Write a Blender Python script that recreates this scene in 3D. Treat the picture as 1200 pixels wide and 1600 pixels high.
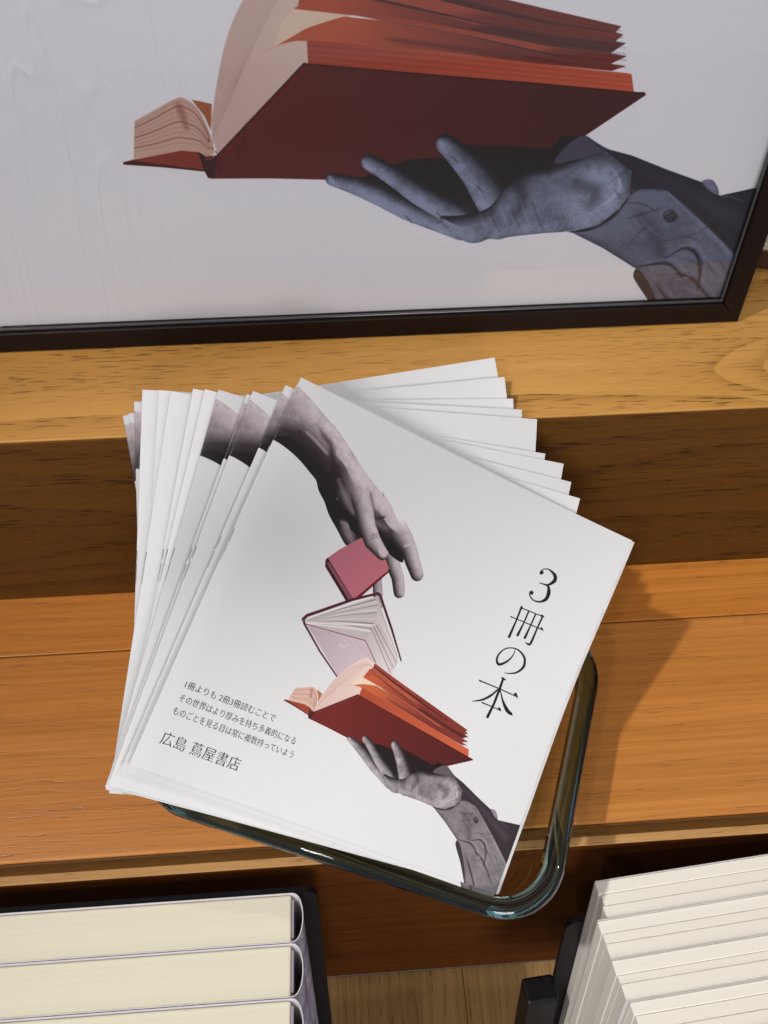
import bpy, bmesh, math, random
import numpy as np
from mathutils import Vector, Matrix
for o in list(bpy.data.objects): bpy.data.objects.remove(o)
scene = bpy.context.scene
# ---------------------------------------------------------------- camera
AX = np.array([[ 0.99754657, -0.05108242, 0.04786885], [-0.0693128, -0.81667598, 0.57291891], [0.00982725, -0.57483121, -0.81821299]])
EYE = np.array([0, 0, .48])
q_, r_ = np.linalg.qr(AX); AX = q_*np.sign(np.diag(r_))[None]
cd = bpy.data.cameras.new('camera'); cam = bpy.data.objects.new('camera', cd); scene.collection.objects.link(cam)
M = Matrix.Identity(4)
for i in range(3):
    M[i][0], M[i][1], M[i][2], M[i][3] = AX[i, 0], -AX[i, 1], -AX[i, 2], EYE[i]
cam.matrix_world = M
cd.sensor_fit = 'HORIZONTAL'; cd.sensor_width = 36; cd.lens = 1430/1200*36; cd.clip_start = .01; cd.clip_end = 60
scene.camera = cam
# ---------------------------------------------------------------- world, lamps, exposure
world = bpy.data.worlds.new('World'); scene.world = world; world.use_nodes = True
bg = world.node_tree.nodes['Background']; bg.inputs[0].default_value = (.86, .845, .88, 1); bg.inputs[1].default_value = .34
def aim(o, tgt):
    o.rotation_euler = (Vector(tgt)-o.location).to_track_quat('-Z', 'Y').to_euler()
def spot(name, loc, tgt, watts, size, cone, col, blend):
    l = bpy.data.lights.new(name, 'SPOT'); l.energy = watts; l.shadow_soft_size = size; l.spot_size = math.radians(cone); l.spot_blend = blend; l.color = col
    o = bpy.data.objects.new(name, l); scene.collection.objects.link(o); o.location = loc; aim(o, tgt); return o
spot('track_spotlight', (-1.02, -.02, 2.15), (.17, .03, 0), 135, .036, 30, (1, .965, .94), 1.0)
spot('track_spotlight', (1.45, .15, 2.0), (.08, .15, 0), 26, .035, 50, (1, .95, .89), .8)
spot('track_spotlight', (-.95, -1.25, 1.9), (.05, .2, .05), 34, .06, 50, (1, .96, .91), .8)
l = bpy.data.lights.new('added_front_fill', 'AREA'); l.energy = 30; l.size = .9; l.color = (1, .985, .97)
o = bpy.data.objects.new('added_front_fill', l); scene.collection.objects.link(o); o.location = (.15, -2.2, 1.15); aim(o, (0, .3, .1))  # unseen fill lamp added behind the camera to brighten the poster
scene.view_settings.view_transform = 'Standard'; scene.view_settings.look = 'None'; scene.view_settings.exposure = 0; scene.view_settings.gamma = 1
scene.render.engine = 'CYCLES'
scene.cycles.max_bounces = 12; scene.cycles.transmission_bounces = 12; scene.cycles.transparent_max_bounces = 16
# ---------------------------------------------------------------- printed artwork (drawn with numpy)
import numpy as np
def hom(src, dst):
    A = []
    for (x, y), (u, v) in zip(src, dst):
        A.append([x, y, 1, 0, 0, 0, -u*x, -u*y, -u]); A.append([0, 0, 0, x, y, 1, -v*x, -v*y, -v])
    A = np.array(A, float); sc = np.abs(A).max(0); 
    Hm = (np.linalg.svd(A/sc)[2][-1]/sc).reshape(3, 3)
    return Hm/Hm[2, 2]
def hap(Hm, p):
    p = np.atleast_2d(np.array(p, float)); q = np.c_[p, np.ones(len(p))] @ Hm.T
    return q[:, :2]/q[:, 2:]
def spline(pts, n=8, closed=True):
    p = np.array(pts, float); N = len(p); out = []
    for i in range(N if closed else N-1):
        if closed: a, b, c, d = p[i-1], p[i], p[(i+1) % N], p[(i+2) % N]
        else: a, b, c, d = p[max(i-1, 0)], p[i], p[i+1], p[min(i+2, N-1)]
        for t in np.arange(n)/n:
            out.append(.5*((2*b)+(c-a)*t+(2*a-5*b+4*c-d)*t*t+(-a+3*b-3*c+d)*t**3))
    if not closed: out.append(p[-1])
    return np.array(out)
def vnoise(h, w, cell, seed):
    r = np.random.RandomState(seed); gy, gx = int(h/cell)+3, int(w/cell)+3
    g = r.rand(gy, gx); y = np.arange(h)/cell; x = np.arange(w)/cell
    iy = y.astype(int); ix = x.astype(int); fy = (y-iy)[:, None]; fx = (x-ix)[None]
    fy = fy*fy*(3-2*fy); fx = fx*fx*(3-2*fx)
    a = g[iy][:, ix]; b = g[iy][:, ix+1]; c = g[iy+1][:, ix]; d = g[iy+1][:, ix+1]
    return (a*(1-fx)+b*fx)*(1-fy)+(c*(1-fx)+d*fx)*fy
class Ras:
    def __init__(s, w, h, bg):
        s.w, s.h = w, h; s.im = np.ones((h, w, 3), np.float32)*np.array(bg, np.float32)
        s.n2 = vnoise(h, w, 34*w/1200, 2); s.n3 = vnoise(h, w, 9*w/1200, 3); a_ = vnoise(h, w, 5*w/1200, 7)+.6*(vnoise(h, w, 11*w/1200, 8)-.5); s.n4 = 1-np.abs(2*np.clip(a_, 0, 1)-1); s.n5 = vnoise(h, w, 2.2*w/1200, 9)
        s.rec = None
    def box(s, P, pad):
        x0, y0 = np.floor(P.min(0)-pad).astype(int); x1, y1 = np.ceil(P.max(0)+pad).astype(int)+1
        x0, y0 = max(x0, 0), max(y0, 0); x1, y1 = min(x1, s.w), min(y1, s.h)
        if x1 <= x0 or y1 <= y0: return None
        return x0, y0, x1, y1
    def sdf(s, P, pad):
        b = s.box(P, pad)
        if b is None: return None, None
        x0, y0, x1, y1 = b
        X = (np.arange(x0, x1)+.5)[None].astype(np.float32); Y = (np.arange(y0, y1)+.5)[:, None].astype(np.float32)
        d2 = np.full((y1-y0, x1-x0), 1e12, np.float32); ins = np.zeros(d2.shape, bool)
        Q = np.roll(P, -1, 0)
        for (ax, ay), (bx, by) in zip(P, Q):
            ex, ey = bx-ax, by-ay; L = ex*ex+ey*ey
            if L < 1e-9: continue
            t = np.clip(((X-ax)*ex+(Y-ay)*ey)/L, 0, 1)
            d2 = np.minimum(d2, (X-ax-t*ex)**2+(Y-ay-t*ey)**2)
            if ay != by:
                c = ((ay > Y) != (by > Y)) & (X < (Y-ay)*ex/ey+ax)
                ins ^= c
        return b, np.where(ins, np.sqrt(d2), -np.sqrt(d2))
    def put(s, b, cov, col, only=False):
        x0, y0, x1, y1 = b
        if s.rec is not None:
            if only: cov = cov*s.rec[y0:y1, x0:x1]
            else: s.rec[y0:y1, x0:x1] = np.maximum(s.rec[y0:y1, x0:x1], cov)
        s.im[y0:y1, x0:x1] += (np.asarray(col, np.float32)-s.im[y0:y1, x0:x1])*cov[..., None]
    def poly(s, P, col, soft=1.0, a=1.0, grad=None):
        """grad = (p0, p1, col2): colour runs from col at p0 to col2 at p1"""
        P = np.array(P, float); b, d = s.sdf(P, soft+1)
        if b is None: return
        cov = np.clip(.5+d/soft, 0, 1)*a; c = np.array(col, np.float32)
        if grad is not None:
            p0, p1, c2 = grad; x0, y0, x1, y1 = b; v = p1-p0
            t = ((np.arange(x0, x1)[None]-p0[0])*v[0]+(np.arange(y0, y1)[:, None]-p0[1])*v[1])/(v@v)
            t = np.clip(t, 0, 1)[..., None]; c = c*(1-t)+np.array(c2, np.float32)*t
        s.put(b, cov, c)
    def chain(s, P, R):
        """height field of a tapered capsule chain"""
        P = np.array(P, float); R = np.array(R, float); b = s.box(P, R.max()+3)
        if b is None: return None, None, None
        x0, y0, x1, y1 = b
        X = (np.arange(x0, x1)+.5)[None]; Y = (np.arange(y0, y1)+.5)[:, None]
        best = np.full((y1-y0, x1-x0), -1e9); Hh = np.zeros_like(best)
        for i in range(len(P)-1):
            e = P[i+1]-P[i]; L = e@e
            t = np.clip(((X-P[i][0])*e[0]+(Y-P[i][1])*e[1])/L, 0, 1)
            r = R[i]+(R[i+1]-R[i])*t
            d = np.sqrt((X-P[i][0]-t*e[0])**2+(Y-P[i][1]-t*e[1])**2)
            best = np.maximum(best, r-d); Hh = np.maximum(Hh, np.sqrt(np.clip(r*r-d*d, 0, None)))
        return b, best, Hh
    def shade(s, b, sd, Hh, L, lo, hi, soft=1.2, k=1.0, tex=.05, amb=.2, fade=None):
        gy, gx = np.gradient(Hh); nz = 1/np.sqrt(1+(gx*k)**2+(gy*k)**2); nx, ny = -gx*k*nz, -gy*k*nz
        L = np.array(L, float); L /= np.linalg.norm(L)
        v = np.clip(nx*L[0]+ny*L[1]+nz*L[2], 0, 1)
        x0, y0, x1, y1 = b
        v = amb+(1-amb)*v; v = v*(1+tex*1.6*(s.n2[y0:y1, x0:x1]-.5)*2+tex*(s.n3[y0:y1, x0:x1]-.5)*2-tex*1.5*np.clip(s.n4[y0:y1, x0:x1]-.72, 0, 1)*3.5+tex*.6*(s.n5[y0:y1, x0:x1]-.5)*2)
        v = np.clip(v, 0, 1)[..., None]
        c = np.array(lo)*(1-v)+np.array(hi)*v
        cov = np.clip(.5+sd/soft, 0, 1)
        if fade is not None:
            p, q = fade; e = q-p; t = ((np.arange(x0, x1)[None]-p[0])*e[0]+(np.arange(y0, y1)[:, None]-p[1])*e[1])/(e@e)
            t = np.clip(t, 0, 1); cov = cov*t*t*(3-2*t)
        s.put(b, cov, c)
    def limb(s, P, R, L, lo, hi, root=False, **k):
        P = np.array(P, float)
        if root: k['fade'] = (P[0]*1.25-P[1]*.25, P[0]*.25+P[1]*.75)
        b, sd, Hh = s.chain(P, R)
        if b is not None: s.shade(b, sd, Hh, L, lo, hi, **k)
    def blob(s, P, L, lo, hi, dome=12., **k):
        b, d = s.sdf(np.array(P, float), 3)
        if b is None: return
        dd = np.clip(d, 0, dome); Hh = np.sqrt(np.clip(dome**2-(dome-dd)**2, 0, None))
        s.shade(b, d, Hh, L, lo, hi, **k)
    def stroke(s, P, w, col, a=1.0, soft=1.2):
        P = np.array(P, float); w = np.broadcast_to(np.array(w, float)/2, (len(P),))
        b, sd, _ = s.chain(P, w)
        if b is not None: s.put(b, np.clip(.5+sd/soft, 0, 1)*a, col)
    def soft(s, P, R, col, a):
        """soft stroke: darkens or lightens with a gentle fall-off"""
        P = np.array(P, float); R = np.array(R, float)
        if len(P) > 2:
            P2 = spline(P, 5, False); R = np.interp(np.linspace(0, len(R)-1, len(P2)), np.arange(len(R)), R); R[0] *= .5; R[-1] *= .5; P = P2
        b, sd, _ = s.chain(P, R)
        if b is None: return
        x0, y0, x1, y1 = b
        t = np.clip(sd/R.max(), 0, 1); s.put(b, t*t*(3-2*t)*a, col, True)

HB = hom([(472, 592), (978, 848), (772, 1400), (205, 1195)], [(0, 0), (1, 0), (1, 1), (0, 1)])       # cover: sight line -> unit square
LO = (.06, .035, .042); HI = (.67, .63, .645)
def draw_art(s, mB, mP, kB, kP, poster):
    """mB / mP: functions from tracing coordinates to raster pixels; kB / kP: scale of a length"""
    def B(pts): return mB(pts)
    def Pp(pts): return mP(pts)
    def c2(x, y): return (460+x/5, 740+y/5)
    def c1(x, y): return (410+x/4, 580+y/4)
    def c3(x, y): return (440+x/5, 900+y/5)
    def c5(x, y): return (520+x/4, 1130+y/4)
    def p1(x, y): return (500+x/4, 200+y/4)
    def p2(x, y): return (800+x/3, 200+y/3)
    def p3(x, y): return (180+x/3.75, 140+y/3.75)
    def p4(x, y): return (320+x/3.158, y/3.158)
    def p5(x, y): return (850+x/3.43, y/3.43)
    # direction of light in the picture, in tracing coordinates -> raster
    def dirB(dx, dy, z):
        q = mB([(560, 900), (560+dx, 900+dy)]); v = q[1]-q[0]; v /= np.linalg.norm(v); m = np.hypot(dx, dy); return (v[0]*m, v[1]*m, z)
    def dirP(dx, dy, z):
        q = mP([(760, 330), (760+dx, 330+dy)]); v = q[1]-q[0]; v /= np.linalg.norm(v); m = np.hypot(dx, dy); return (v[0]*m, v[1]*m, z)
    LB = dirB(.75, -.55, .75)
    # ---------------- reaching arm and hand from the top left
    s.rec = np.zeros((s.h, s.w), np.float32)
    # far fingers first
    s.limb(B([(589, 905), (590, 925), (591, 948)]), kB*np.array([7, 7.5, 7]), dirB(.5, .1, .8), LO, (.58, .54, .56))
    s.limb(B([(607, 862), (614, 885), (621, 905), (623.5, 928)]), kB*np.array([9.5, 11, 10, 9]), dirB(.6, -.1, .7), LO, HI, amb=.08)
    s.poly(B(spline([c2(620, 430), c2(760, 470), c2(830, 560), c2(850, 690), c2(820, 700), c2(740, 640), c2(690, 560)], 5)), LO, soft=2)
    # palm side, dark
    palm = spline([c1(170, 150), c1(330, 300), c1(470, 560), c1(560, 800), c2(330, 200), c2(420, 330), c2(480, 400), c2(520, 500), c2(540, 600), c2(455, 600),
                   c2(395, 560), c2(330, 440), c2(270, 330), c2(235, 230), c2(190, 140), c2(170, 60), c2(130, 0), c1(330, 680), c1(240, 570), c1(160, 495), c1(80, 440), c1(30, 425), c1(-80, 380), c1(-60, 200)], 5)
    s.poly(B(palm), LO, soft=1.5)
    s.soft(B([c2(400, 420), c2(430, 490), c2(450, 540)]), kB*np.array([14, 15, 12]), (.42, .38, .39), .95)
    s.soft(B([c2(370, 390), c2(480, 440)]), kB*np.array([6, 6]), (.5, .46, .47), .6)
    # forearm, back of hand
    arm = spline([c1(190, 60), c1(225, 100), c1(300, 175), c1(400, 295), c1(470, 375), c1(560, 510), c1(650, 650), c1(750, 780), c2(680, 150), c2(750, 250), c2(800, 370),
                  c2(870, 450), c2(900, 520), c2(830, 560), c2(700, 500), c2(620, 420), c2(560, 420), c2(500, 400), c2(420, 330), c2(345, 240), c2(320, 100), c2(300, 0), c1(400, 640), c1(300, 540), c1(200, 440), c1(100, 410), c1(60, 440), c1(-90, 380), c1(-150, 200), c1(-80, 20), c1(60, 10)], 5)
    s.blob(B(arm), dirB(.62, -.62, .62), LO, HI, dome=kB*30, k=1.0, amb=.16, tex=.06)
    # shadow side of wrist
    s.soft(B([c1(60, 440), c1(180, 450), c1(300, 560), c1(400, 700), c2(240, 60), c2(300, 210)]), kB*np.array([11, 17, 22, 24, 20, 14]), LO, 1.0)
    s.soft(B([c1(350, 350), c1(390, 420), c1(430, 480), c1(440, 600), c1(480, 720), c2(290, 60)]), kB*np.array([4, 8, 9, 12, 13, 12]), (.10, .05, .065), .9)
    s.soft(B([c1(220, 380), c1(300, 450), c1(400, 550)]), kB*np.array([7, 8, 8]), (.16, .1, .12), .7)
    s.soft(B([c1(270, 380), c1(340, 450), c1(410, 530)]), kB*np.array([4, 4.5, 4]), (.62, .57, .6), .55)
    s.soft(B([c1(240, 200), c1(300, 280)]), kB*np.array([20, 18]), (.60, .56, .58), .55)
    for k in range(5): s.soft(B([c1(500+k*14, 620+k*16), c1(520+k*16, 770+k*14)]), kB*np.array([3.5, 3.5]), (.22+.04*k, .18+.04*k, .2+.04*k), .45)
    s.soft(B([c2(340, 40), c2(400, 200), c2(470, 330)]), kB*np.array([6, 8, 7]), (.52, .48, .5), .55)
    s.soft(B([c2(330, 200), c2(390, 300), c2(450, 360), c2(510, 410)]), kB*np.array([6, 6, 6, 5]), LO, .85)
    s.soft(B([c2(595, 150), c2(600, 260), c2(625, 360)]), kB*np.array([3, 6, 5]), (.16, .12, .14), .8)
    s.poly(B([c2(380, 300), c2(460, 350), c2(560, 440), c2(600, 560), c2(520, 520), c2(440, 450)]), LO, soft=3)
    s.soft(B([c2(625, 370), c2(700, 350)]), kB*np.array([3, 3]), (.12, .08, .1), .8)
    s.soft(B([c2(650, 400), c2(720, 440)]), kB*np.array([10, 9]), (.4, .36, .38), .7)
    # index finger on the far right
    s.limb(B([c2(780, 420), c2(850, 530), c2(890, 600), c2(920, 700), c2(955, 800)]), kB*np.array([19, 16, 13, 12, 10.5]), dirB(.6, -.35, .75), LO, HI, amb=.12, root=True)
    s.soft(B([c2(640, 430), c2(700, 530), c2(790, 620), c2(840, 700)]), kB*np.array([6, 12, 10, 5]), LO, .95)
    s.soft(B([c2(860, 580), c2(910, 560)]), kB*np.array([3, 3]), (.72, .68, .7), .6)
    # thumb
    s.limb(B([c2(500, 130), c2(545, 300), c2(570, 430), c2(610, 540), c2(685, 640)]), kB*np.array([16, 15, 13.5, 13.5, 9.5]), dirB(.45, -.5, .85), LO, HI, amb=.15, root=True)
    for k in range(3): s.stroke(B([c2(585, 490+k*14), c2(620, 482+k*12), c2(650, 480+k*10)]), kB*np.array([.5, 1.2, .5]), (.2, .15, .17), .5, 1.6)
    s.blob(B(spline([c2(645, 590), c2(668, 565), c2(715, 600), c2(733, 640), c2(700, 672), c2(665, 655)], 5)), dirB(.3, -.4, .9), (.3, .26, .28), (.68, .62, .65), dome=kB*3, amb=.3)
    s.rec = None
    # ---------------- small crimson book
    s.poly(B([c2(240, 735), c2(245, 685), c2(262, 665), c2(470, 990), c2(400, 1003)]), (.16, .05, .08))
    s.poly(B([c2(256, 712), c2(268, 700), c2(452, 990), c2(424, 998)]), (.42, .24, .28))
    s.poly(B([c2(480, 975), c2(740, 762), c2(735, 785), c2(490, 1000)]), (.33, .02, .06))
    f0 = [c2(262, 668), c2(350, 605), c2(520, 512), c2(600, 560), c2(680, 620), c2(715, 690), c2(740, 758), c2(600, 880), c2(482, 978), c2(455, 990)]
    q = B([c2(300, 600), c2(560, 900)]); s.poly(B(f0), (.55, .32, .37), grad=(q[0], q[1], (.61, .34, .39)))
    s.stroke(B([c2(285, 715), c2(455, 990)]), kB*1.0, (.36, .12, .18), .8)
    s.limb(B([c2(575, 440), c2(610, 540), c2(685, 640)]), kB*np.array([13.5, 13.5, 9.5]), dirB(.45, -.5, .85), LO, HI, amb=.15, root=True)
    for k in range(4): s.stroke(B([c2(585, 500+k*13), c2(620, 484+k*12), c2(652, 480+k*10)]), kB*np.array([.5, 1.3, .5]), (.2, .15, .17), .5, 1.6)
    s.blob(B(spline([c2(645, 590), c2(668, 565), c2(715, 600), c2(733, 640), c2(700, 672), c2(665, 655)], 5)), dirB(.3, -.4, .9), (.3, .26, .28), (.68, .62, .65), dome=kB*3, amb=.3)
    # ---------------- middle, half-open wine book
    s.poly(B([c3(190, 350), c3(745, 170), c3(905, 640), c3(900, 700), c3(860, 790), c3(735, 700), c3(655, 520), c3(200, 385)]), (.66, .63, .63))
    q = B([c3(300, 400), c3(860, 640)])
    s.poly(B([c3(655, 520), c3(700, 440), c3(715, 385), c3(745, 290), c3(770, 300), c3(905, 650), c3(865, 790), c3(735, 700)]), (.50, .45, .46), grad=(q[0], q[1], (.80, .77, .77)))
    for k, (ex, ey) in enumerate([(735, 195), (742, 215), (748, 240), (745, 275), (735, 300), (722, 350), (715, 385), (712, 400), (700, 425), (690, 445)]):
        c = [(.44, .40, .41), (.76, .73, .73)][k % 2]
        s.stroke(B(spline([c3(195, 362), c3((195+ex)/2, (362+ey)/2-8), c3(ex, ey)], 6, False)), kB*np.linspace(.4, 1.3 if k % 3 else 2.2, 13), c, .8)
    s.poly(B([c3(200, 372), c3(715, 392), c3(712, 404), c3(200, 378)]), (.84, .81, .8), a=.8)
    s.poly(B([c3(200, 378), c3(690, 436), c3(688, 448), c3(200, 384)]), (.82, .79, .78), a=.8)
    for k in range(9):
        x0, y0 = 700+k*7, 400-k*4; s.stroke(B([c3(x0, y0+20), c3(850+k*8, 770-k*14)]), kB*(.7 if k % 3 else 1.2), [(.38, .3, .32), (.72, .69, .69), (.45, .4, .42)][k % 3], .7)
    q = B([c3(200, 400), c3(600, 720)])
    s.poly(B([c3(200, 392), c3(655, 520), c3(735, 690), c3(650, 760), c3(440, 800)]), (.62, .56, .59), grad=(q[0], q[1], (.74, .67, .70)))
    s.stroke(B([c3(190, 385), c3(655, 518), c3(735, 688)]), kB*1.0, (.35, .08, .16), .9)
    r = np.random.RandomState(4)
    for k in range(26): 
        x, y = 500+r.randn()*34, 545+r.randn()*22; s.stroke(B([c3(x-5, y-3), c3(x+6, y+2)]), kB*.7, (.82, .76, .8), .5)
    for k in range(9): s.stroke(B([c3(600+k*9, 540+k*5), c3(620+k*8, 600+k*7)]), kB*.5, (.66, .57, .62), .5)
    s.stroke(B([c3(170, 350), c3(200, 320), c3(360, 265), c3(560, 195), c3(755, 148)]), kB*np.array([4.6, 4.6, 4.4, 4.2, 3.6]), (.25, .07, .12))
    s.stroke(B([c3(745, 150), c3(768, 160), c3(860, 430), c3(935, 678)]), kB*np.array([4, 4, 3.4, 2]), (.24, .09, .14))
    s.stroke(B([c3(172, 340), c3(180, 385), c3(300, 600), c3(433, 798)]), kB*np.array([4, 3.4, 2.6, 2]), (.28, .16, .2))
    # ---------------- brown open book
    cream = (.82, .72, .67)
    BK = lambda pts: Pp(pts)
    q = Pp([(330, 150), (540, 40)])
    s.poly(Pp(spline([(329, 200), (336, 152), (348, 89), (364, 41), (385, 0), (410, -42), (440, -78)], 6, False).tolist()+[(462, -72), (487, -64), (500, -40), (560, 20), (545, 40), (480, 75.4), (482, 111), (475, 113), (338.7, 253), (330, 225)]), (.80, .69, .66), grad=(q[0], q[1], (.84, .76, .71)))
    for k in range(10):
        t = k/9; s.stroke(Pp(spline([(331+4*k, 235-10*k), (345+8*k, 120-9*k), (380+10*k, 20-8*k), (450+5*k, -60+3*k)], 6, False)), kP*2.4, (.70, .58, .56), .35, 4)
    # fanned leaves, orange on their faces
    O1 = (.70, .33, .20); O2 = (.46, .18, .14); O3 = (.33, .11, .10)
    def leaf(top, bot, ca, cb, m=None):
        pts = top+bot[::-1]; q = Pp([top[len(top)//2], bot[len(bot)//2]]); s.poly(Pp(pts), ca, grad=(q[0], q[1], cb))
    T0 = [(487, -66), (560, -46), (700, -12), (850, 23.3), (977, 52.5)]
    T1 = [(489, -50), (600, -22), (740, 12), (860, 42), (968, 62)]
    T2 = [(491, -42), (600, -10), (740, 25), (860, 50), (980, 65.6)]
    T3 = [(476, -24), (590, 8), (740, 42), (860, 63), (968, 76)]
    T4 = [(476, -22), (590, 14), (740, 46), (860, 66), (984, 79)]
    T5 = [(466, 20), (590, 30), (740, 58), (860, 80), (960, 94.8)]
    T6 = [(459.3, 25.3), (570, 30), (740, 60), (860, 84), (985, 99.7)]
    _ = 0; T7 = [(470, 26), (560, 36), (740, 68), (860, 94), (960, 111.7)]
    T8 = [(538, 37.4), (600, 44), (740, 70), (860, 98), (984, 115)]
    T9 = [(480, 75.4), (541.7, 79.2), (700, 93.4), (850, 112), (962, 122.5)]
    leaf(T0, T1, (.56, .24, .18), O2); leaf(T1, T2, O3, O3); leaf(T2, T3, (.64, .31, .22), O2)
    leaf(T3, T4, O3, O3)
    leaf(T4, T5, (.66, .30, .19), O3)
    leaf([(459.3, 25.3), (520, 0), (590, 14), (740, 46), (860, 66), (960, 94.8)][:1]+T5[1:], T6, O3, O3)
    s.poly(Pp([(502, -2), (560, 6), (640, 24), (740, 48), (740, 58), (620, 42), (538.5, 34), (459.3, 25.3)]), O1, soft=1.5, grad=(Pp([(520, 10)])[0], Pp([(720, 50)])[0], O2))
    leaf(T6[1:], T7[1:], (.64, .29, .2), O2)
    leaf(T7[1:], T8[1:], O3, O3)
    q = Pp([(540, 60), (800, 92)])
    s.poly(Pp(spline([(538.5, 37.4), (505, 47), (478, 57), (445, 76), (410, 94.2)], 5, False).tolist()+[(434, 82), (462.5, 75.5), (480, 76), (541.7, 79.2), (700, 93.4), (850, 112), (962, 122.5), (984, 115), (860, 98), (740, 70), (600, 44)]), (.72, .36, .22), grad=(q[0], q[1], (.46, .18, .14)))
    s.poly(Pp([(459.3, 25.3), (538.5, 36.6), (478, 56), (445, 75), (430, 82), (440, 45)]), (.86, .77, .69))
    s.soft(Pp([(600, 72), (740, 90), (900, 112)]), kP*np.array([6, 7, 5]), O3, .5)
    for k in range(16):
        y = k*1.0; x0 = 560+r.rand()*120
        T = [T0, T2, T4, T6, T8][k % 5]; dy = 4+r.rand()*16
        s.stroke(Pp([(x, yy+dy) for x, yy in T[1:]]), kP*1.0, (.66, .32, .24), .32, 2)
    # fore edge block
    q = Pp([(482, 90), (990, 140)])
    s.poly(Pp([(480, 75.4), (541.7, 79.2), (700, 93.4), (850, 112), (940, 122), (985, 126), (993, 127.5), (994.5, 140), (997, 158), (850, 143), (700, 131.5), (482, 113)]), (.62, .26, .17), grad=(q[0], q[1], (.76, .37, .24)))
    for k in range(7):
        t = (k+.6)/8; a = [(481, 75.4+37*t), (700, 93.4+38*t), (850, 112+31*t), (994, 127+30*t)]
        s.stroke(Pp(a), kP*.8, (.5, .2, .14) if k % 2 else (.84, .46, .32), .4, 1.6)
    # underside cover
    q = Pp([(420, 180), (1000, 170)])
    s.poly(Pp([(338, 256), (475, 110), (482, 111.5), (700, 130), (850, 142), (997, 156), (1013, 156), (1016, 160), (917, 226), (860, 262), (700, 300), (510, 293.5), (420, 291.5), (328, 292), (322, 285)]), (.40, .125, .10), grad=(q[0], q[1], (.30, .10, .095)))
    s.stroke(Pp([(338, 256), (475, 112), (700, 131.5), (850, 143.5), (1013, 158)]), kP*2.4, (.23, .055, .06), .9)
    s.stroke(Pp([(345, 258), (480, 118)]), kP*2.5, (.48, .16, .12), .8, 2)
    s.stroke(Pp([(352, 291), (378, 250), (384, 205)]), kP*2, (.28, .08, .08), .5, 3)
    # back cover, spine
    s.poly(Pp([(190, 266.5), (206, 262), (281, 248), (314, 249), (322, 262), (319, 280), (250, 274), (190, 270)]), (.56, .24, .17))
    s.poly(Pp([(190, 266.5), (206, 264), (318, 278.5), (319, 281), (250, 274), (190, 270)]), (.3, .09, .08))
    s.poly(Pp([(308, 251), (322, 256), (338, 256), (334, 292), (324, 291), (318, 280)]), (.26, .08, .07))
    # left page block
    s.poly(Pp(spline([(206.7, 262.7), (207, 225), (208, 201.3)], 3, False).tolist()+spline([(208, 201.3), (240, 184), (273.3, 166), (286.7, 166.7), (305, 180), (321, 207), (331, 235)], 5, False).tolist()+[(334, 252), (321, 258), (310, 250.7), (281, 248)]), (.79, .66, .60))
    for k in range(9):
        y = 5+k*8.5; sx = .9-.05*k
        s.stroke(Pp(spline([(208, 204+y*.62), (240, 186+y*.8), (272, 167+y*.95), (290, 169+y*.93), (308, 186+y*.72), (326, 222+y*.35)], 5, False)), kP*(1.7 if k % 3 == 1 else .9), (.52, .3, .26) if k % 3 == 1 else (.66, .5, .46), .75, 1.6)
    s.soft(Pp([(276, 175), (284, 195), (290, 215)]), kP*np.array([10, 10, 8]), (.55, .3, .27), .5)
    s.poly(Pp(spline([(298, 168.5), (312, 171), (329.5, 175)], 3, False).tolist()+[(328, 216), (318, 194)]), (.66, .40, .25))
    for k in range(14): 
        x = 318+r.rand()*18; y = 228+r.rand()*34; s.stroke(Pp([(x, y), (x+2, y+3)]), kP*1.6, [(.86, .62, .5), (.4, .12, .08), (.72, .5, .42)][k % 3], .8)
    # ---------------- carrying hand and sleeve
    s.rec = np.zeros((s.h, s.w), np.float32)
    PL = dirP(-.35, .55, .8); hi = (.66, .63, .645); lo = (.07, .06, .066)
    s.poly(Pp([(560, 293), (640, 262), (720, 258), (860, 255), (880, 226), (917, 224), (945, 240), (930, 330), (840, 372), (740, 372), (640, 330)]), (.10, .065, .075), soft=3)
    s.poly(Pp(spline([(700, 245), (780, 240), (860, 244), (900, 240), (830, 300), (800, 340), (740, 300)], 4)), (.13, .07, .075), soft=8)
    s.limb(Pp([(520, 293), (560, 304), (596, 319), (640, 342), (680, 358), (725, 374)]), kP*np.array([11, 16, 18, 18, 17, 18]), PL, lo, hi, amb=.12, tex=.09)
    s.limb(Pp([(579, 266), (615, 287), (655, 315), (690, 335), (725, 352)]), kP*np.array([14, 16.5, 19, 21, 25]), PL, lo, hi, amb=.12, tex=.09)
    s.limb(Pp([(699, 237), (722, 258), (748, 287), (768, 318), (790, 348)]), kP*np.array([16, 20, 24, 28, 34]), PL, lo, hi, amb=.12, tex=.09)
    s.blob(Pp(spline([(690, 352), (715, 350), (745, 345), (770, 335), (800, 300), (860, 268), (940, 258), (960, 300), (940, 360), (890, 374), (853, 377), (800, 383), (782, 387), (767, 386), (750, 392), (732, 391), (705, 376)], 5)), PL, lo, (.63, .60, .615), dome=kP*26, amb=.16, tex=.09)
    s.soft(Pp([(700, 305), (735, 345)]), kP*np.array([10, 8]), (.08, .05, .06), .8)
    s.soft(Pp([(800, 280), (820, 320), (810, 350)]), kP*np.array([16, 18, 12]), (.14, .1, .12), .45)
    for k in range(6): s.soft(Pp([(752+k*16, 340-k*5), (758+k*17, 360-k*2), (770+k*17, 378)]), kP*np.array([2, 4, 2]), [(.72, .67, .7), (.25, .2, .22)][k % 2], .35)
    s.soft(Pp([(800, 262), (850, 275), (905, 262)]), kP*np.array([20, 20, 12]), (.09, .06, .075), .85)
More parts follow.
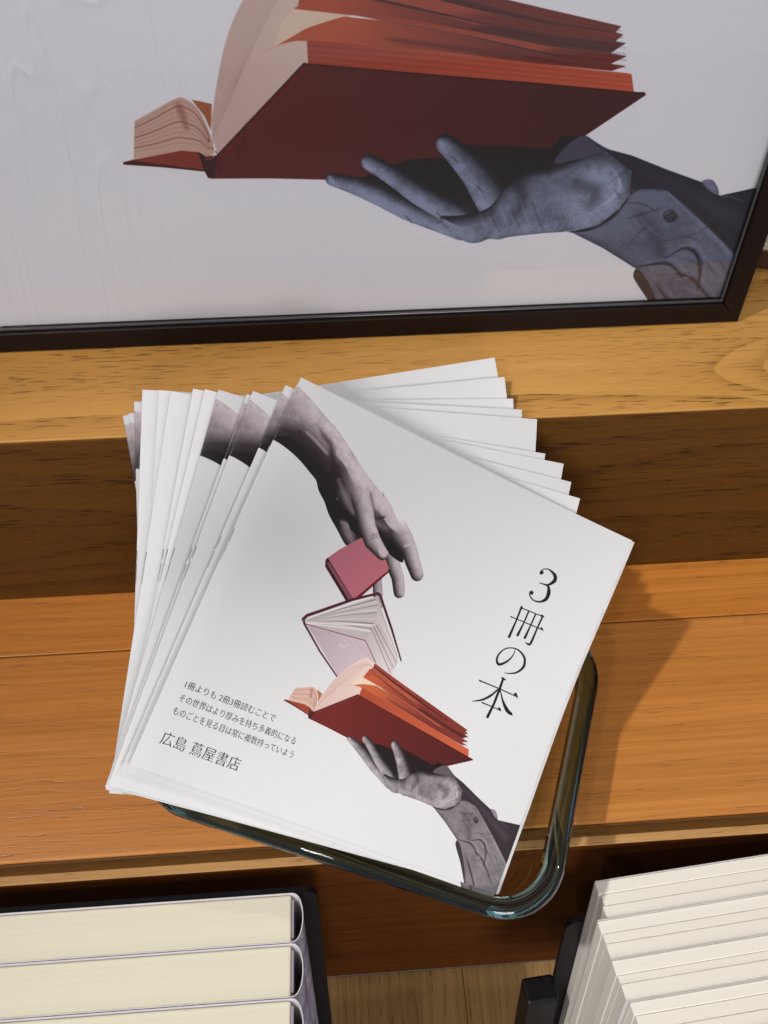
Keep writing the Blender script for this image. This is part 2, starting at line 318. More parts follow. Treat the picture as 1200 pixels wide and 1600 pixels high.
    s.poly(Pp(spline([(870, 268), (890, 240), (917, 224), (940, 238), (958, 248), (940, 255), (905, 262)], 4)), (.36, .32, .34), soft=3)
    # heel of the hand: a round pad by the cuff
    s.blob(Pp(spline([(868, 300), (884, 275), (910, 262), (940, 252), (968, 255), (984, 268), (994, 293), (987, 330), (966, 352), (923, 372), (888, 374), (872, 345)], 5)), dirP(-.2, .3, .9), lo, (.67, .64, .655), dome=kP*38, amb=.36, tex=.09, fade=Pp([(862, 320), (925, 312)]))
    s.soft(Pp([(900, 300), (935, 310), (925, 335)]), kP*np.array([22, 24, 18]), (.2, .16, .18), .45)
    for k in range(7): s.soft(Pp([(955+k*4, 268+k*5), (975-k, 300+k*3), (950-k*6, 340+k*2)]), kP*np.array([2, 3, 2]), (.78, .73, .76), .35)
    for k in range(5): s.stroke(Pp([(880+k*6, 285+k*14), (900+k*8, 290+k*13), (915+k*9, 282+k*13)]), kP*.9, (.3, .26, .28), .3, 2)
    s.stroke(Pp(spline([(950, 254), (978, 266), (992, 292), (984, 328), (962, 350)], 5, False)), kP*1.6, (.74, .71, .73), .35, 3)
    for (x, y) in [(640, 357), (690, 352), (752, 309), (590, 290), (713, 263)]:
        for k in range(2): s.stroke(Pp([(x-7+k*3, y-8+k), (x+k*4, y-1+k), (x+5+k*2, y+5)]), kP*np.array([.6, 1.4, .6]), (.2, .15, .17), .55, 1.8)
    for (x, y) in [(572, 268), (692, 236), (518, 293)]: s.soft(Pp([(x-2, y-3), (x+3, y+6)]), kP*np.array([7, 7]), (.76, .71, .73), .5)
    # sleeve: under part, then the near cuff panel
    hs = (.50, .475, .49)
    low = [(917, 224), (953, 245), (992, 255), (1050, 278), (1103, 297), (1113, 293), (1123, 297), (1129, 317), (1133, 318), (1183, 307), (1215, 300), (1260, 420), (1240, 640), (1130, 640), (1055, 560), (1018, 480), (1000, 453), (995, 443), (1000, 433), (947, 400), (897, 375), (940, 365), (990, 325), (992, 280), (960, 255)]
    s.poly(Pp(low), (.20, .17, .19), soft=1.5)
    s.soft(Pp([(1000, 275), (1060, 300), (1120, 335), (1170, 360)]), kP*np.array([14, 20, 24, 30]), (.28, .25, .27), .8)
    pan = spline([(897, 375), (930, 371), (962, 352), (985, 322), (1010, 308), (1050, 310)], 4, False).tolist()+spline([(1053, 313), (1080, 340), (1110, 366), (1140, 395), (1180, 440), (1235, 520)], 4, False).tolist()+[(1200, 640), (1110, 600), (1060, 560), (1018, 480), (1002, 453), (1000, 433), (947, 400)]
    s.blob(Pp(pan), dirP(-.1, -.3, .9), (.16, .13, .15), hs, dome=kP*22, amb=.42, tex=.09)
    s.soft(Pp([(1048, 312), (1085, 345), (1130, 390), (1180, 445)]), kP*np.array([5, 7, 8, 8]), (.66, .62, .64), .6)
    s.soft(Pp([(1000, 345), (1030, 380), (1040, 420)]), kP*np.array([22, 26, 22]), (.30, .26, .29), .6)
    for (a, b_, c) in [((1040, 420), (1080, 400), (1110, 430)), ((1060, 440), (1090, 450), (1130, 500)), ((1000, 430), (1050, 425), (1075, 450)), ((1090, 400), (1100, 430), (1095, 470)), ((1030, 455), (1060, 500), (1090, 560))]:
        s.soft(Pp([a, b_, c]), kP*np.array([4, 6, 4]), (.12, .09, .11), .7); s.soft(Pp([(a[0]+7, a[1]-6), (b_[0]+7, b_[1]-7), (c[0]+7, c[1]-6)]), kP*np.array([3, 5, 3]), (.6, .56, .58), .5)
    s.limb(Pp([(1051, 347), (1055, 352)]), kP*np.array([10, 10]), dirP(-.3, -.4, .8), (.05, .04, .05), (.42, .38, .4), amb=.15)
    for dx, dy in [(-3, -1), (3, 1), (-1, 4), (2, -4)]: s.stroke(Pp([(1052+dx, 349+dy), (1053.5+dx, 350+dy)]), kP*2.2, (.06, .05, .06), .9)
    s.poly(Pp(spline([(1000, 433), (1014, 446), (1030, 480), (1042, 520), (1018, 482), (1000, 455), (995, 443)], 4)), (.22, .19, .21), soft=1.5)
    rs = np.random.RandomState(9)
    for k in range(34):                                        # cloth creases running across and along the sleeve
        x = 960+rs.rand()*230; y = 330+(x-960)*.62+rs.randn()*28; an = rs.choice([.75, -.5])+rs.randn()*.25; ln = 12+rs.rand()*30
        dx, dy = np.cos(an)*ln, np.sin(an)*ln; c = (.64, .62, .635) if k % 2 else (.13, .12, .13)
        s.soft(Pp([(x-dx, y-dy), (x+rs.randn()*4, y+rs.randn()*4), (x+dx, y+dy)]), kP*np.array([2, 3.5+rs.rand()*3, 2]), c, .22+.2*rs.rand())
    s.stroke(Pp(spline([(897, 375), (925, 372), (962, 353), (988, 322)], 4, False)), kP*2.2, (.05, .04, .05), .9, 2)
    s.blob(Pp(spline([(1103, 298), (1110, 293), (1120, 294), (1128, 305), (1129, 318), (1115, 312)], 4)), dirP(-.2, -.4, .8), lo, (.62, .56, .6), dome=kP*5, amb=.2)
    s.stroke(Pp([(1133, 319), (1150, 320), (1170, 328)]), kP*1.6, (.6, .56, .58), .6, 2)
    s.rec = None

def strokes_title(s, mB, kB):
    ink = (.10, .09, .10)
    def c6(x, y): return (720+x/5.926, 870+y/5.926)
    def st(pts, w, sp=True):
        pts = [c6(*p) for p in pts]; n = 8
        if sp and len(pts) > 2:
            P = spline(pts, n, False); W = np.interp(np.linspace(0, len(w)-1, len(P)), np.arange(len(w)), w)
        else: P = np.array(pts, float); W = np.array(w, float)
        s.stroke(mB(P), kB*W/5.926, ink, 1, 1.1)
    st([(735, 162), (726, 168)], [32, 32]); st([(722, 150), (750, 132), (800, 138), (850, 190), (848, 240), (800, 275), (770, 278)], [8, 8, 12, 34, 38, 20, 10])
    st([(716, 260), (745, 270), (790, 290), (798, 350), (775, 410), (720, 435), (660, 420), (628, 375), (628, 350)], [9, 10, 22, 40, 34, 16, 12, 12, 16]); st([(640, 348), (645, 352)], [34, 34])
    st([(555, 482), (505, 620), (447, 760)], [20, 17, 26], False); st([(552, 488), (568, 500)], [22, 8], False)
    st([(565, 497), (745, 570)], [9, 9], False); st([(742, 566), (762, 578)], [26, 6], False)
    st([(620, 525), (575, 640), (525, 745)], [16, 15, 26], False); st([(684, 552), (640, 660), (592, 770)], [16, 15, 26], False)
    st([(748, 575), (700, 690), (650, 815), (625, 832), (600, 812)], [18, 17, 24, 20, 4])
    st([(462, 574), (600, 632), (735, 690)], [9, 9, 9], False); st([(740, 684), (758, 702)], [24, 8], False); st([(460, 572), (470, 580)], [12, 8], False)
    st([(503, 885), (488, 930), (440, 985), (370, 1018), (340, 1000), (345, 940), (400, 880), (470, 865), (540, 890), (592, 960), (585, 1040), (530, 1090), (470, 1104), (405, 1098)],
       [5, 10, 18, 24, 22, 18, 12, 9, 14, 22, 26, 18, 12, 4])
    st([(398, 1150), (370, 1235), (310, 1390), (252, 1505)], [22, 26, 24, 28], False); st([(385, 1143), (415, 1162)], [12, 14], False)
    st([(180, 1170), (350, 1240), (520, 1318)], [11, 10, 10], False); st([(512, 1298), (532, 1330)], [30, 8], False); st([(178, 1166), (190, 1180)], [14, 8], False)
    st([(345, 1255), (280, 1310), (200, 1348), (108, 1360)], [14, 22, 18, 4])
    st([(372, 1262), (392, 1350), (430, 1440), (470, 1480)], [8, 18, 36, 26]); st([(450, 1470), (488, 1494)], [24, 4], False)
    st([(206, 1376), (300, 1414), (372, 1448)], [10, 9, 9], False); st([(360, 1432), (376, 1452)], [26, 8], False); st([(204, 1372), (214, 1384)], [13, 8], False)
# ---------------------------------------------------------------- helpers
COL = scene.collection
Y0, HS, YF, YT = .28616, .143686, .34598, .13246      # riser face, step height, frame foot, tread nose
def link(o, parent=None):
    COL.objects.link(o)
    if parent is not None: o.parent = parent
    return o
def tag(o, label=None, cat=None, group=None, kind=None):
    for k, v in (('label', label), ('category', cat), ('group', group), ('kind', kind)):
        if v: o[k] = v
    return o
def mesh(name, verts, faces, mats, parent=None, smooth=False, midx=None):
    me = bpy.data.meshes.new(name); me.from_pydata([tuple(map(float, v)) for v in verts], [], faces)
    for m in (mats if isinstance(mats, (list, tuple)) else [mats]): me.materials.append(m)
    if midx is not None: me.polygons.foreach_set('material_index', midx)
    if smooth: me.polygons.foreach_set('use_smooth', [True]*len(me.polygons))
    me.update(); return link(bpy.data.objects.new(name, me), parent)
def empty(name, loc=(0, 0, 0), mat=None, parent=None):
    o = bpy.data.objects.new(name, None); o.empty_display_size = .02
    if mat is not None: o.matrix_world = mat
    else: o.location = loc
    return link(o, parent)
def box(name, x0, x1, y0, y1, z0, z1, mat, parent=None, bev=.0006, seg=2):
    bm = bmesh.new(); bmesh.ops.create_cube(bm, size=1)
    for v in bm.verts: v.co = ((x0+x1)/2+v.co.x*(x1-x0), (y0+y1)/2+v.co.y*(y1-y0), (z0+z1)/2+v.co.z*(z1-z0))
    if bev: bmesh.ops.bevel(bm, geom=bm.edges[:], offset=bev, segments=seg, profile=.5, affect='EDGES')
    me = bpy.data.meshes.new(name); bm.to_mesh(me); bm.free(); me.materials.append(mat)
    return link(bpy.data.objects.new(name, me), parent)
def frame_mat(o, x, y, z):
    m = Matrix.Identity(4)
    for i in range(3): m[i][0], m[i][1], m[i][2], m[i][3] = x[i], y[i], z[i], o[i]
    return m
# ---------------------------------------------------------------- materials
class NT:
    def __init__(s, name):
        s.m = bpy.data.materials.new(name); s.m.use_nodes = True; s.t = s.m.node_tree; s.b = s.t.nodes['Principled BSDF']; s.out = s.t.nodes['Material Output']
    def n(s, t, **k):
        o = s.t.nodes.new(t)
        for a, v in k.items(): setattr(o, a, v)
        return o
    def l(s, a, b): s.t.links.new(a, b)
    def coord(s, scale, obj=True, rot=(0, 0, 0), loc=(0, 0, 0)):
        c = s.n('ShaderNodeTexCoord'); mp = s.n('ShaderNodeMapping'); mp.inputs['Scale'].default_value = scale; mp.inputs['Rotation'].default_value = rot; mp.inputs['Location'].default_value = loc
        s.l(c.outputs['Object'], mp.inputs[0]); return mp.outputs[0]
    def noise(s, vec, scale=1., detail=4., rough=.55, dist=0.):
        o = s.n('ShaderNodeTexNoise'); o.inputs['Scale'].default_value = scale; o.inputs['Detail'].default_value = detail; o.inputs['Roughness'].default_value = rough; o.inputs['Distortion'].default_value = dist
        s.l(vec, o.inputs['Vector']); return o.outputs['Fac']
    def ramp(s, fac, stops):
        o = s.n('ShaderNodeValToRGB'); e = o.color_ramp.elements
        while len(e) < len(stops): e.new(.5)
        for i, (p, c) in enumerate(stops): e[i].position = p; e[i].color = (*c, 1) if len(c) == 3 else c
        s.l(fac, o.inputs[0]); return o.outputs[0]
    def math(s, op, a, b=None, c=None):
        o = s.n('ShaderNodeMath', operation=op)
        for i, v in enumerate((a, b, c)):
            if v is None: continue
            if isinstance(v, (int, float)): o.inputs[i].default_value = v
            else: s.l(v, o.inputs[i])
        return o.outputs[0]
    def mix(s, fac, a, b, blend='MIX'):
        o = s.n('ShaderNodeMix', data_type='RGBA', blend_type=blend)
        for i, v in ((0, fac), (6, a), (7, b)):
            if isinstance(v, (int, float)): o.inputs[i].default_value = v
            elif isinstance(v, tuple): o.inputs[i].default_value = (*v, 1)
            else: s.l(v, o.inputs[i])
        return o.outputs[2]
    def bump(s, h, strength, dist=.001):
        o = s.n('ShaderNodeBump'); o.inputs['Strength'].default_value = strength; o.inputs['Distance'].default_value = dist
        s.l(h, o.inputs['Height']); s.l(o.outputs[0], s.b.inputs['Normal']); return o
    def set(s, **k):
        for a, v in k.items(): s.b.inputs[a.replace('_', ' ')].default_value = (*v, 1) if isinstance(v, tuple) else v
        return s
def wood(name, dark, mid, light, ring=9., rough=.42, pore=.6, seed=0., across=False, arch=None, lines=.3, streak=.4, spec=.24, wide=0.):
    """oak: broad growth bands, thin late wood lines, fine fibre streaks and short pores along the board"""
    t = NT(name); a = (lambda x, y, z: (y, x, z)) if across else (lambda x, y, z: (x, y, z))
    base = t.coord((1, 1, 1), loc=(seed, seed*1.7, seed*.6)); c0 = t.coord((1, 1, 1)); sep = t.n('ShaderNodeSeparateXYZ'); t.l(c0, sep.inputs[0])
    X, Y = (sep.outputs[1], sep.outputs[0]) if across else (sep.outputs[0], sep.outputs[1])
    YZ = t.math('ADD', Y, sep.outputs[2])
    warp = t.noise(t.coord(a(1.5, 7, 7), loc=(seed, 0, seed)), 1, 2, .45)
    warp2 = t.noise(t.coord(a(14, 60, 60), loc=(seed, 4, seed)), 1, 3, .6)
    r = t.math('ADD', t.math('ADD', t.math('MULTIPLY', YZ, ring*9), t.math('MULTIPLY', warp, 9.0)), t.math('MULTIPLY', warp2, .55))
    if arch is not None:
        xs = t.math('SUBTRACT', X, arch[0]); xs = t.math('ADD', xs, t.math('ABSOLUTE', xs)); ys = t.math('MULTIPLY', t.math('SUBTRACT', YZ, arch[1]), 60)
        par = t.math('SUBTRACT', t.math('MULTIPLY', xs, 30), t.math('MULTIPLY', ys, ys)); w = t.ramp(par, [(.0, (0, 0, 0)), (1, (1, 1, 1))])
        r = t.math('ADD', r, t.math('MULTIPLY', t.math('MAXIMUM', t.math('MULTIPLY', par, .22), 0), 3.0))
    fr = t.math('FRACT', r); line = t.math('MULTIPLY', t.math('POWER', fr, 4), t.math('SUBTRACT', 1.0, t.math('POWER', fr, 30)))
    fine = t.noise(t.coord(a(5, 420, 420), loc=(seed, 1, 2)), 1, 6, .65); med = t.noise(t.coord(a(2.5, 90, 90), loc=(seed, 8, 2)), 1, 4, .6)
    por = t.noise(t.coord(a(70, 820, 820), loc=(seed, 3, 2)), 1, 2, .5)
    patch = t.noise(t.coord(a(6, 40, 40), loc=(seed, 6, 2)), 1, 3, .6)
    porm = t.ramp(por, [(.56, (0, 0, 0)), (.64, (1, 1, 1))]); pm = t.math('MULTIPLY', porm, t.math('ADD', t.math('MULTIPLY', t.math('POWER', fr, 2.2), .95), t.ramp(patch, [(.5, (.04, .04, .04)), (.7, (.5, .5, .5))])))
    blot = t.noise(t.coord(a(1.2, 9, 9), loc=(seed, 5, 2)), 1, 3, .5)
    c = t.ramp(blot, [(.32, mid), (.68, light)])
    if wide: c = t.mix(t.math('MULTIPLY', t.math('POWER', fr, 1.8), wide), c, dark)
    c = t.mix(t.math('MULTIPLY', line, lines), c, dark)
    c = t.mix(t.math('MULTIPLY', t.ramp(med, [(.40, (1, 1, 1)), (.62, (0, 0, 0))]), streak*.6), c, dark)
    c = t.mix(t.math('MULTIPLY', t.ramp(fine, [(.40, (1, 1, 1)), (.60, (0, 0, 0))]), streak*.75), c, dark)
    c = t.mix(t.math('MULTIPLY', pm, pore), c, tuple(v*.45 for v in dark))
    t.l(c, t.b.inputs['Base Color'])
    t.l(t.ramp(fine, [(.3, (rough-.06,)*3), (.7, (rough+.08,)*3)]), t.b.inputs['Roughness'])
    t.b.inputs['Specular IOR Level'].default_value = spec
    t.bump(t.math('SUBTRACT', t.math('MULTIPLY', fine, .45), pm), .16, .0005)
    return t.m
def thin_glass(name, tint, ior, rough, bump=None):
    t = NT(name); tr = t.n('ShaderNodeBsdfTransparent'); gl = t.n('ShaderNodeBsdfGlossy'); gl.inputs['Roughness'].default_value = rough
    fz = t.n('ShaderNodeFresnel'); fz.inputs[0].default_value = ior; mx = t.n('ShaderNodeMixShader'); tr.inputs[0].default_value = (*tint, 1)
    if bump:
        bp = t.n('ShaderNodeBump'); bp.inputs['Strength'].default_value = bump[0]; bp.inputs['Distance'].default_value = .0012; t.l(bump[1](t), bp.inputs['Height'])
        t.l(bp.outputs[0], gl.inputs['Normal']); t.l(bp.outputs[0], fz.inputs['Normal'])
    ge = t.n('ShaderNodeNewGeometry'); t.l(t.math('MULTIPLY', fz.outputs[0], t.math('SUBTRACT', 1.0, ge.outputs['Backfacing'])), mx.inputs[0])
    t.l(tr.outputs[0], mx.inputs[1]); t.l(gl.outputs[0], mx.inputs[2]); t.l(mx.outputs[0], t.out.inputs[0]); return t.m
def plain(name, col, rough=.5, **k):
    t = NT(name).set(Base_Color=col, Roughness=rough, **k); return t.m
def paper(name, col, rough=.5, streak=None, amp=.08):
    t = NT(name); v = t.coord(streak or (60, 60, 60)); f = t.noise(v, 1, 4, .6)
    t.l(t.ramp(f, [(.3, tuple(c*(1-amp) for c in col)), (.7, col)]), t.b.inputs['Base Color']); t.b.inputs['Roughness'].default_value = rough; t.b.inputs['Specular IOR Level'].default_value = .25
    g = t.noise(t.coord((9, 9, 9)), 1, 2, .5); t.bump(g, .12, .004); return t.m
OAK = wood('oiled_oak_upper', (.27, .115, .022), (.49, .245, .055), (.58, .31, .085), seed=.31, ring=3.2, rough=.42, arch=(.185, .4537), lines=.42, streak=.20, pore=.85, wide=.30)
OAK2 = wood('oiled_oak_tread', (.27, .085, .010), (.47, .162, .022), (.57, .218, .042), seed=2.13, ring=9, rough=.34, pore=.35, lines=.22, streak=.42, spec=.36)
OAK3 = wood('oiled_oak_tread_front', (.27, .090, .013), (.47, .166, .026), (.60, .245, .055), seed=5.77, ring=6, rough=.34, pore=.35, lines=.22, streak=.42, spec=.42)
OAKE = wood('raw_oak_edge', (.30, .14, .04), (.46, .25, .09), (.54, .31, .12), seed=4.4, ring=9, rough=.6, pore=.6, lines=.2, streak=.4)
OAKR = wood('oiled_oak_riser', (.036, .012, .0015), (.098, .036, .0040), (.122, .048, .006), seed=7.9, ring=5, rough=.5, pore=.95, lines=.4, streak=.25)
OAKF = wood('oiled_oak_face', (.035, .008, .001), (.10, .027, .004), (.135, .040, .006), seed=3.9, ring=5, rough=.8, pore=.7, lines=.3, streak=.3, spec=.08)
OAKD = wood('pale_oak_shelf', (.13, .065, .02), (.30, .175, .062), (.37, .225, .085), seed=9.2, ring=14, rough=.5, across=True)
DARKWALL = wood('dark_stained_panel', (.03, .012, .006), (.07, .03, .014), (.09, .04, .02), seed=1.2, rough=.5)
BLACK = plain('black_brown_lacquer', (.008, .004, .0035), .38, Specular_IOR_Level=.2)
BLACKM = plain('black_acrylic', (.006, .005, .007), .45, Specular_IOR_Level=.25)
WHITE = paper('coated_white_paper', (.56, .558, .57), .42, amp=.02)
LEAF = paper('uncoated_leaf_edges', (.70, .69, .685), .6, (3, 3, 4000), .25)
STEEL = plain('staple_steel', (.35, .34, .33), .3, Metallic=1.0)
CREAM = paper('cream_book_block', (.83, .79, .625), .62, (2, 1100, 2), .06)
FORE = paper('cream_fore_edge', (.72, .69, .60), .6, (2, 1500, 2), .35)
BLOCKW = paper('ivory_book_block', (.80, .78, .69), .6, (2, 1400, 2), .08)
# ---------------------------------------------------------------- print rasters
def text_mask(body, thin=0.):
    c = bpy.data.curves.new('type', 'FONT'); c.body = body; c.offset = -thin; c.resolution_u = 3
    o = bpy.data.objects.new('type', c); COL.objects.link(o)
    dg = bpy.context.evaluated_depsgraph_get(); dg.update(); e = o.evaluated_get(dg); me = e.to_mesh(); me.calc_loop_triangles()
    v = np.array([x.co[:2] for x in me.vertices]); t = np.array([x.vertices[:] for x in me.loop_triangles]); e.to_mesh_clear()
    bpy.data.objects.remove(o); bpy.data.curves.remove(c); return v, t
def set_type(s, body, x0, x1, ymid, ink, thin, em):
    """rasterise one horizontal line so that it spans x0..x1 centred on ymid"""
    v, t = text_mask(body, thin); w = v[:, 0].max()-v[:, 0].min(); k = (x1-x0)/w; SS = 4
    ky = em
    P = np.c_[(v[:, 0]-v[:, 0].min())*k, -(v[:, 1]-.34)*ky]*SS
    mn = np.floor(P.min(0)).astype(int)-SS; mx = np.ceil(P.max(0)).astype(int)+2*SS; mn = (mn//SS)*SS; mx = ((mx//SS)+1)*SS
    g = np.zeros((mx[1]-mn[1], mx[0]-mn[0]), bool); P = P-mn
    for a, b, c in t:
        A, B_, C_ = P[a], P[b], P[c]; lo = np.floor(np.minimum(np.minimum(A, B_), C_)).astype(int); hi = np.ceil(np.maximum(np.maximum(A, B_), C_)).astype(int)+1
        X = np.arange(lo[0], hi[0])[None]+.5; Y = np.arange(lo[1], hi[1])[:, None]+.5
        f = lambda p, q: (q[0]-p[0])*(Y-p[1])-(q[1]-p[1])*(X-p[0])
        u, w_, z = f(A, B_), f(B_, C_), f(C_, A)
        g[lo[1]:hi[1], lo[0]:hi[0]] |= ((u >= 0) & (w_ >= 0) & (z >= 0)) | ((u <= 0) & (w_ <= 0) & (z <= 0))
    dy = max(1, int(em*SS*.028)); g2 = g & np.roll(g, dy, 0); cv = lambda q: q.reshape(q.shape[0]//SS, SS, q.shape[1]//SS, SS).mean((1, 3)).astype(np.float32)
    cov = cv(g2)
    ox, oy = int(round(x0))+mn[0]//SS, int(round(ymid))+mn[1]//SS
    s.put((ox, oy, ox+cov.shape[1], oy+cov.shape[0]), cov, ink)
def to_image(name, im):
    h, w, _ = im.shape; I = bpy.data.images.new(name, w, h); px = np.ones((h, w, 4), np.float32); px[..., :3] = np.clip(im[::-1], 0, 1)
    I.pixels.foreach_set(px.ravel()); I.pack(); return I
def print_mat(name, img, rough, spec=.3):
    t = NT(name); tx = t.n('ShaderNodeTexImage'); tx.image = img; tx.extension = 'EXTEND'; tx.interpolation = 'Cubic'
    t.l(tx.outputs[0], t.b.inputs['Base Color']); t.b.inputs['Roughness'].default_value = rough; t.b.inputs['Specular IOR Level'].default_value = spec
    g = t.noise(t.coord((9, 9, 9)), 1, 2, .5); t.bump(g, .12, .004); return t.m
HPL = np.array([[0.0002407704098837013, -1.2329384076594805e-05, -0.11807687923367033], [-1.2535659647216217e-05, -0.000298134773683213, 0.16463820758136208], [-4.406420435193711e-05, -0.00046770222079735643, 1.0]])
HPB = np.array([[0.21099856806101044, -0.3672827292677862, 440.53583267736497], [-0.0029596334695580046, -0.19382464445767178, 995.4814434091952], [-0.00012186976302167314, -0.00043332447317643154, 1.0]])
SB = np.array([[0.42034503, 0.01685843], [-0.0135513, -0.45371899], [-0.18644976, 0.425949]])
def cover_print():
    N = 1600; s = Ras(N, N, (.80, .80, .807))
    y, x = np.mgrid[0:N, 0:N]/N                                # light falloff painted into the grey printed backdrop: dim upper left, dark patch
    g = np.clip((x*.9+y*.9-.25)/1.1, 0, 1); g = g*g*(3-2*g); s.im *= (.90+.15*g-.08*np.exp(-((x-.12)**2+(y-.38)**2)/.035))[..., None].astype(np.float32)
    mB = lambda p: hap(HB, p)*N; mP = lambda p: mB(hap(HPB, p)); kB = N/600
    kP = kB*np.linalg.norm(hap(HPB, [(400, 200)])-hap(HPB, [(900, 200)]))/500
    draw_art(s, mB, mP, kB, kP, False); strokes_title(s, mB, kB)
    for body, a, b, em, thin in (('1冊よりも 2冊3冊読むことで', (291, 1071), (431, 1125), 33, 0), ('その世界はより厚みを持ち多義的になる', (281, 1093), (463, 1160), 33, 0),
                                 ('ものごとを見る目は常に複数持っていよう', (271, 1114), (460, 1180), 33, 0), ('広島 蔦屋書店', (252, 1157), (377, 1194), 56, 0)):
        p, q = mB([a])[0], mB([b])[0]; set_type(s, body, p[0], q[0], (p[1]+q[1])/2, (.10, .09, .10), thin, em)
    return to_image('cover_print', s.im)
PA0, PA1, PB0, PB1 = -.194, .210, .006, .434
def poster_print():
    W = 1700; k = W/(PA1-PA0); s = Ras(W, int(k*(PB1-PB0)), (.88, .87, .885))
    m2 = lambda ab: np.c_[(ab[:, 0]-PA0)*k, (PB1-ab[:, 1])*k]
    mB = lambda p: m2(np.c_[hap(HB, p), np.ones(len(p))]@SB+np.array([.008, .026])); mP = lambda p: m2(hap(HPL, p))
    draw_art(s, mB, mP, k*.43/600, float(np.linalg.norm(mP([(400, 200)])-mP([(900, 200)]))/500), True)
    m = s.im.min(2); k = np.clip((m-.80)/.06, 0, 1)[..., None]           # the poster is printed deeper and cooler than the booklets
    g = np.clip(s.im, 0, 1)**1.18*np.where(s.im.max(2, keepdims=True)-s.im.min(2, keepdims=True) < .09, np.array([.88, .97, 1.12]), np.array([1.0, 1.0, 1.0])); s.im = s.im*k+g*(1-k)
    return to_image('poster_print', s.im)
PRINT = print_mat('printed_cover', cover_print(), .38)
POSTER = print_mat('printed_poster', poster_print(), .5)
def crumple(mat):
    t = NT.__new__(NT); t.m = mat; t.t = mat.node_tree; t.b = t.t.nodes['Principled BSDF']
    n = t.noise(t.coord((24, 1, 5), rot=(0, math.radians(-11), 0), loc=(.3, 0, .2)), 1, 2, .5, 1.4); r = t.math('ABSOLUTE', t.math('SUBTRACT', n, .5)); r = t.math('MAXIMUM', t.math('SUBTRACT', .03, r), 0)
    c = t.n('ShaderNodeTexCoord'); sp = t.n('ShaderNodeSeparateXYZ'); t.l(c.outputs['Object'], sp.inputs[0])
    side = t.math('MINIMUM', t.math('MAXIMUM', t.math('MULTIPLY', t.math('SUBTRACT', -.01, sp.outputs[0]), 14), .12), 1)
    h = t.math('ADD', t.math('MULTIPLY', t.math('MULTIPLY', r, 30), side), t.math('MULTIPLY', t.noise(t.coord((8, 1, 4)), 1, 3), .8))
    t.bump(h, .19, .0016)
crumple(POSTER)
# ---------------------------------------------------------------- setting
floor = box('floor', -4, 4, -4, 3, -1.0, -.9, plain('grey_floor', (.34, .33, .34), .5), bev=0); tag(floor, kind='structure')
wall = box('wall', -3, 3, .62, .70, -.9, 2.4, DARKWALL, bev=0); tag(wall, kind='structure')
# the stepped oak display: planks, riser board, dark strip painting shade under the tread nose
sh = empty('stepped_display_shelf', (0, .3, -.9)); tag(sh, 'stepped oak display shelf whose two treads carry the poster and the glass dish', 'display shelf')
inv = Matrix.Translation((0, -.3, .9))
def sbox(name, *a, **k):
    o = box(name, *a, parent=sh, **k); o.matrix_parent_inverse = inv; return o
sbox('plank', -1.1, 1.1, Y0+.0008, .4065, HS-.022, HS, OAK); sbox('plank', -1.1, 1.1, .4069, .615, HS-.022, HS, OAK)
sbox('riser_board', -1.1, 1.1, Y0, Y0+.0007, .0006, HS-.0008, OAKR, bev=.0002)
sbox('plank', -1.1, 1.1, .2484, Y0+.05, -.022, 0, OAK2, bev=.0005); sbox('plank', -1.1, 1.1, YT, .2481, -.020, 0, OAK3, bev=.0012)
sbox('nose_shade_strip', -1.1, 1.1, YT-.0012, YT-.00005, -.0200, -.0012, OAKR, bev=.0004)  # dark wood strip added to imitate shade on the tread's front edge
sbox('ledge_strip', -1.1, 1.1, YT-.0056, YT+.03, -.0214, -.0203, OAKE, bev=.0005)
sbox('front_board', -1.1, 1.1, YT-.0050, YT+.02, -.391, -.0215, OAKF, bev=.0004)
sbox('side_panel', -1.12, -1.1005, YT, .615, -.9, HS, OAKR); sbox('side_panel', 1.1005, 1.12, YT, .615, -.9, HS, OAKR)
r = random.Random(2); xx = -1.1
while xx < 1.1:
    sbox('plank', xx, min(xx+.118, 1.1), -.16, YT-.0054, -.413, -.391, OAKD, bev=.0005); xx += .1185
# ---------------------------------------------------------------- poster frame
LN = math.radians(6.8); pup = Vector((0, math.sin(LN), math.cos(LN))); pn = Vector((0, math.cos(LN), -math.sin(LN)))
fm = frame_mat(Vector((0, YF, HS+.0004)), Vector((1, 0, 0)), pn, pup)            # local: x right, y away, z up the frame
fr = empty('framed_poster', mat=fm)
tag(fr, 'black framed poster of a hand balancing an open brown book, leaning on the upper tread', 'framed poster')
FI, FO, FB = .2042, .2147, .0112
L0, L1, TT = -.190, -.2005, .430
def fpart(name, *a, **k): return box(name, *a, parent=fr, **k)
def rail(q):
    y0, y1, e = 0, .022, .0005; c = (sum(p[0] for p in q)/4, sum(p[1] for p in q)/4)
    f = [(x, y0+e, z) for x, z in q]+[(x, y1, z) for x, z in q]
    # bevelled front face: pulled in a little along the long edges
    long_x = abs(q[1][0]-q[0][0]) > abs(q[2][1]-q[1][1])
    g = [(x+(0 if long_x else math.copysign(e, c[0]-x)), y0, z+(math.copysign(e, c[1]-z) if long_x else 0)) for x, z in q]
    mesh('frame_rail', g+f, [(0, 1, 2, 3), (11, 10, 9, 8)]+[(i, i+4, (i+1) % 4+4, (i+1) % 4) for i in range(4)]+[(i+4, i+8, (i+1) % 4+8, (i+1) % 4+4) for i in range(4)], BLACK, fr)
T2 = TT+.0105; m_ = .00006
rail([(L1, 0), (FO, 0), (FI-m_, FB), (L0+m_, FB)]); rail([(L0+m_, TT), (FI-m_, TT), (FO, T2), (L1, T2)])
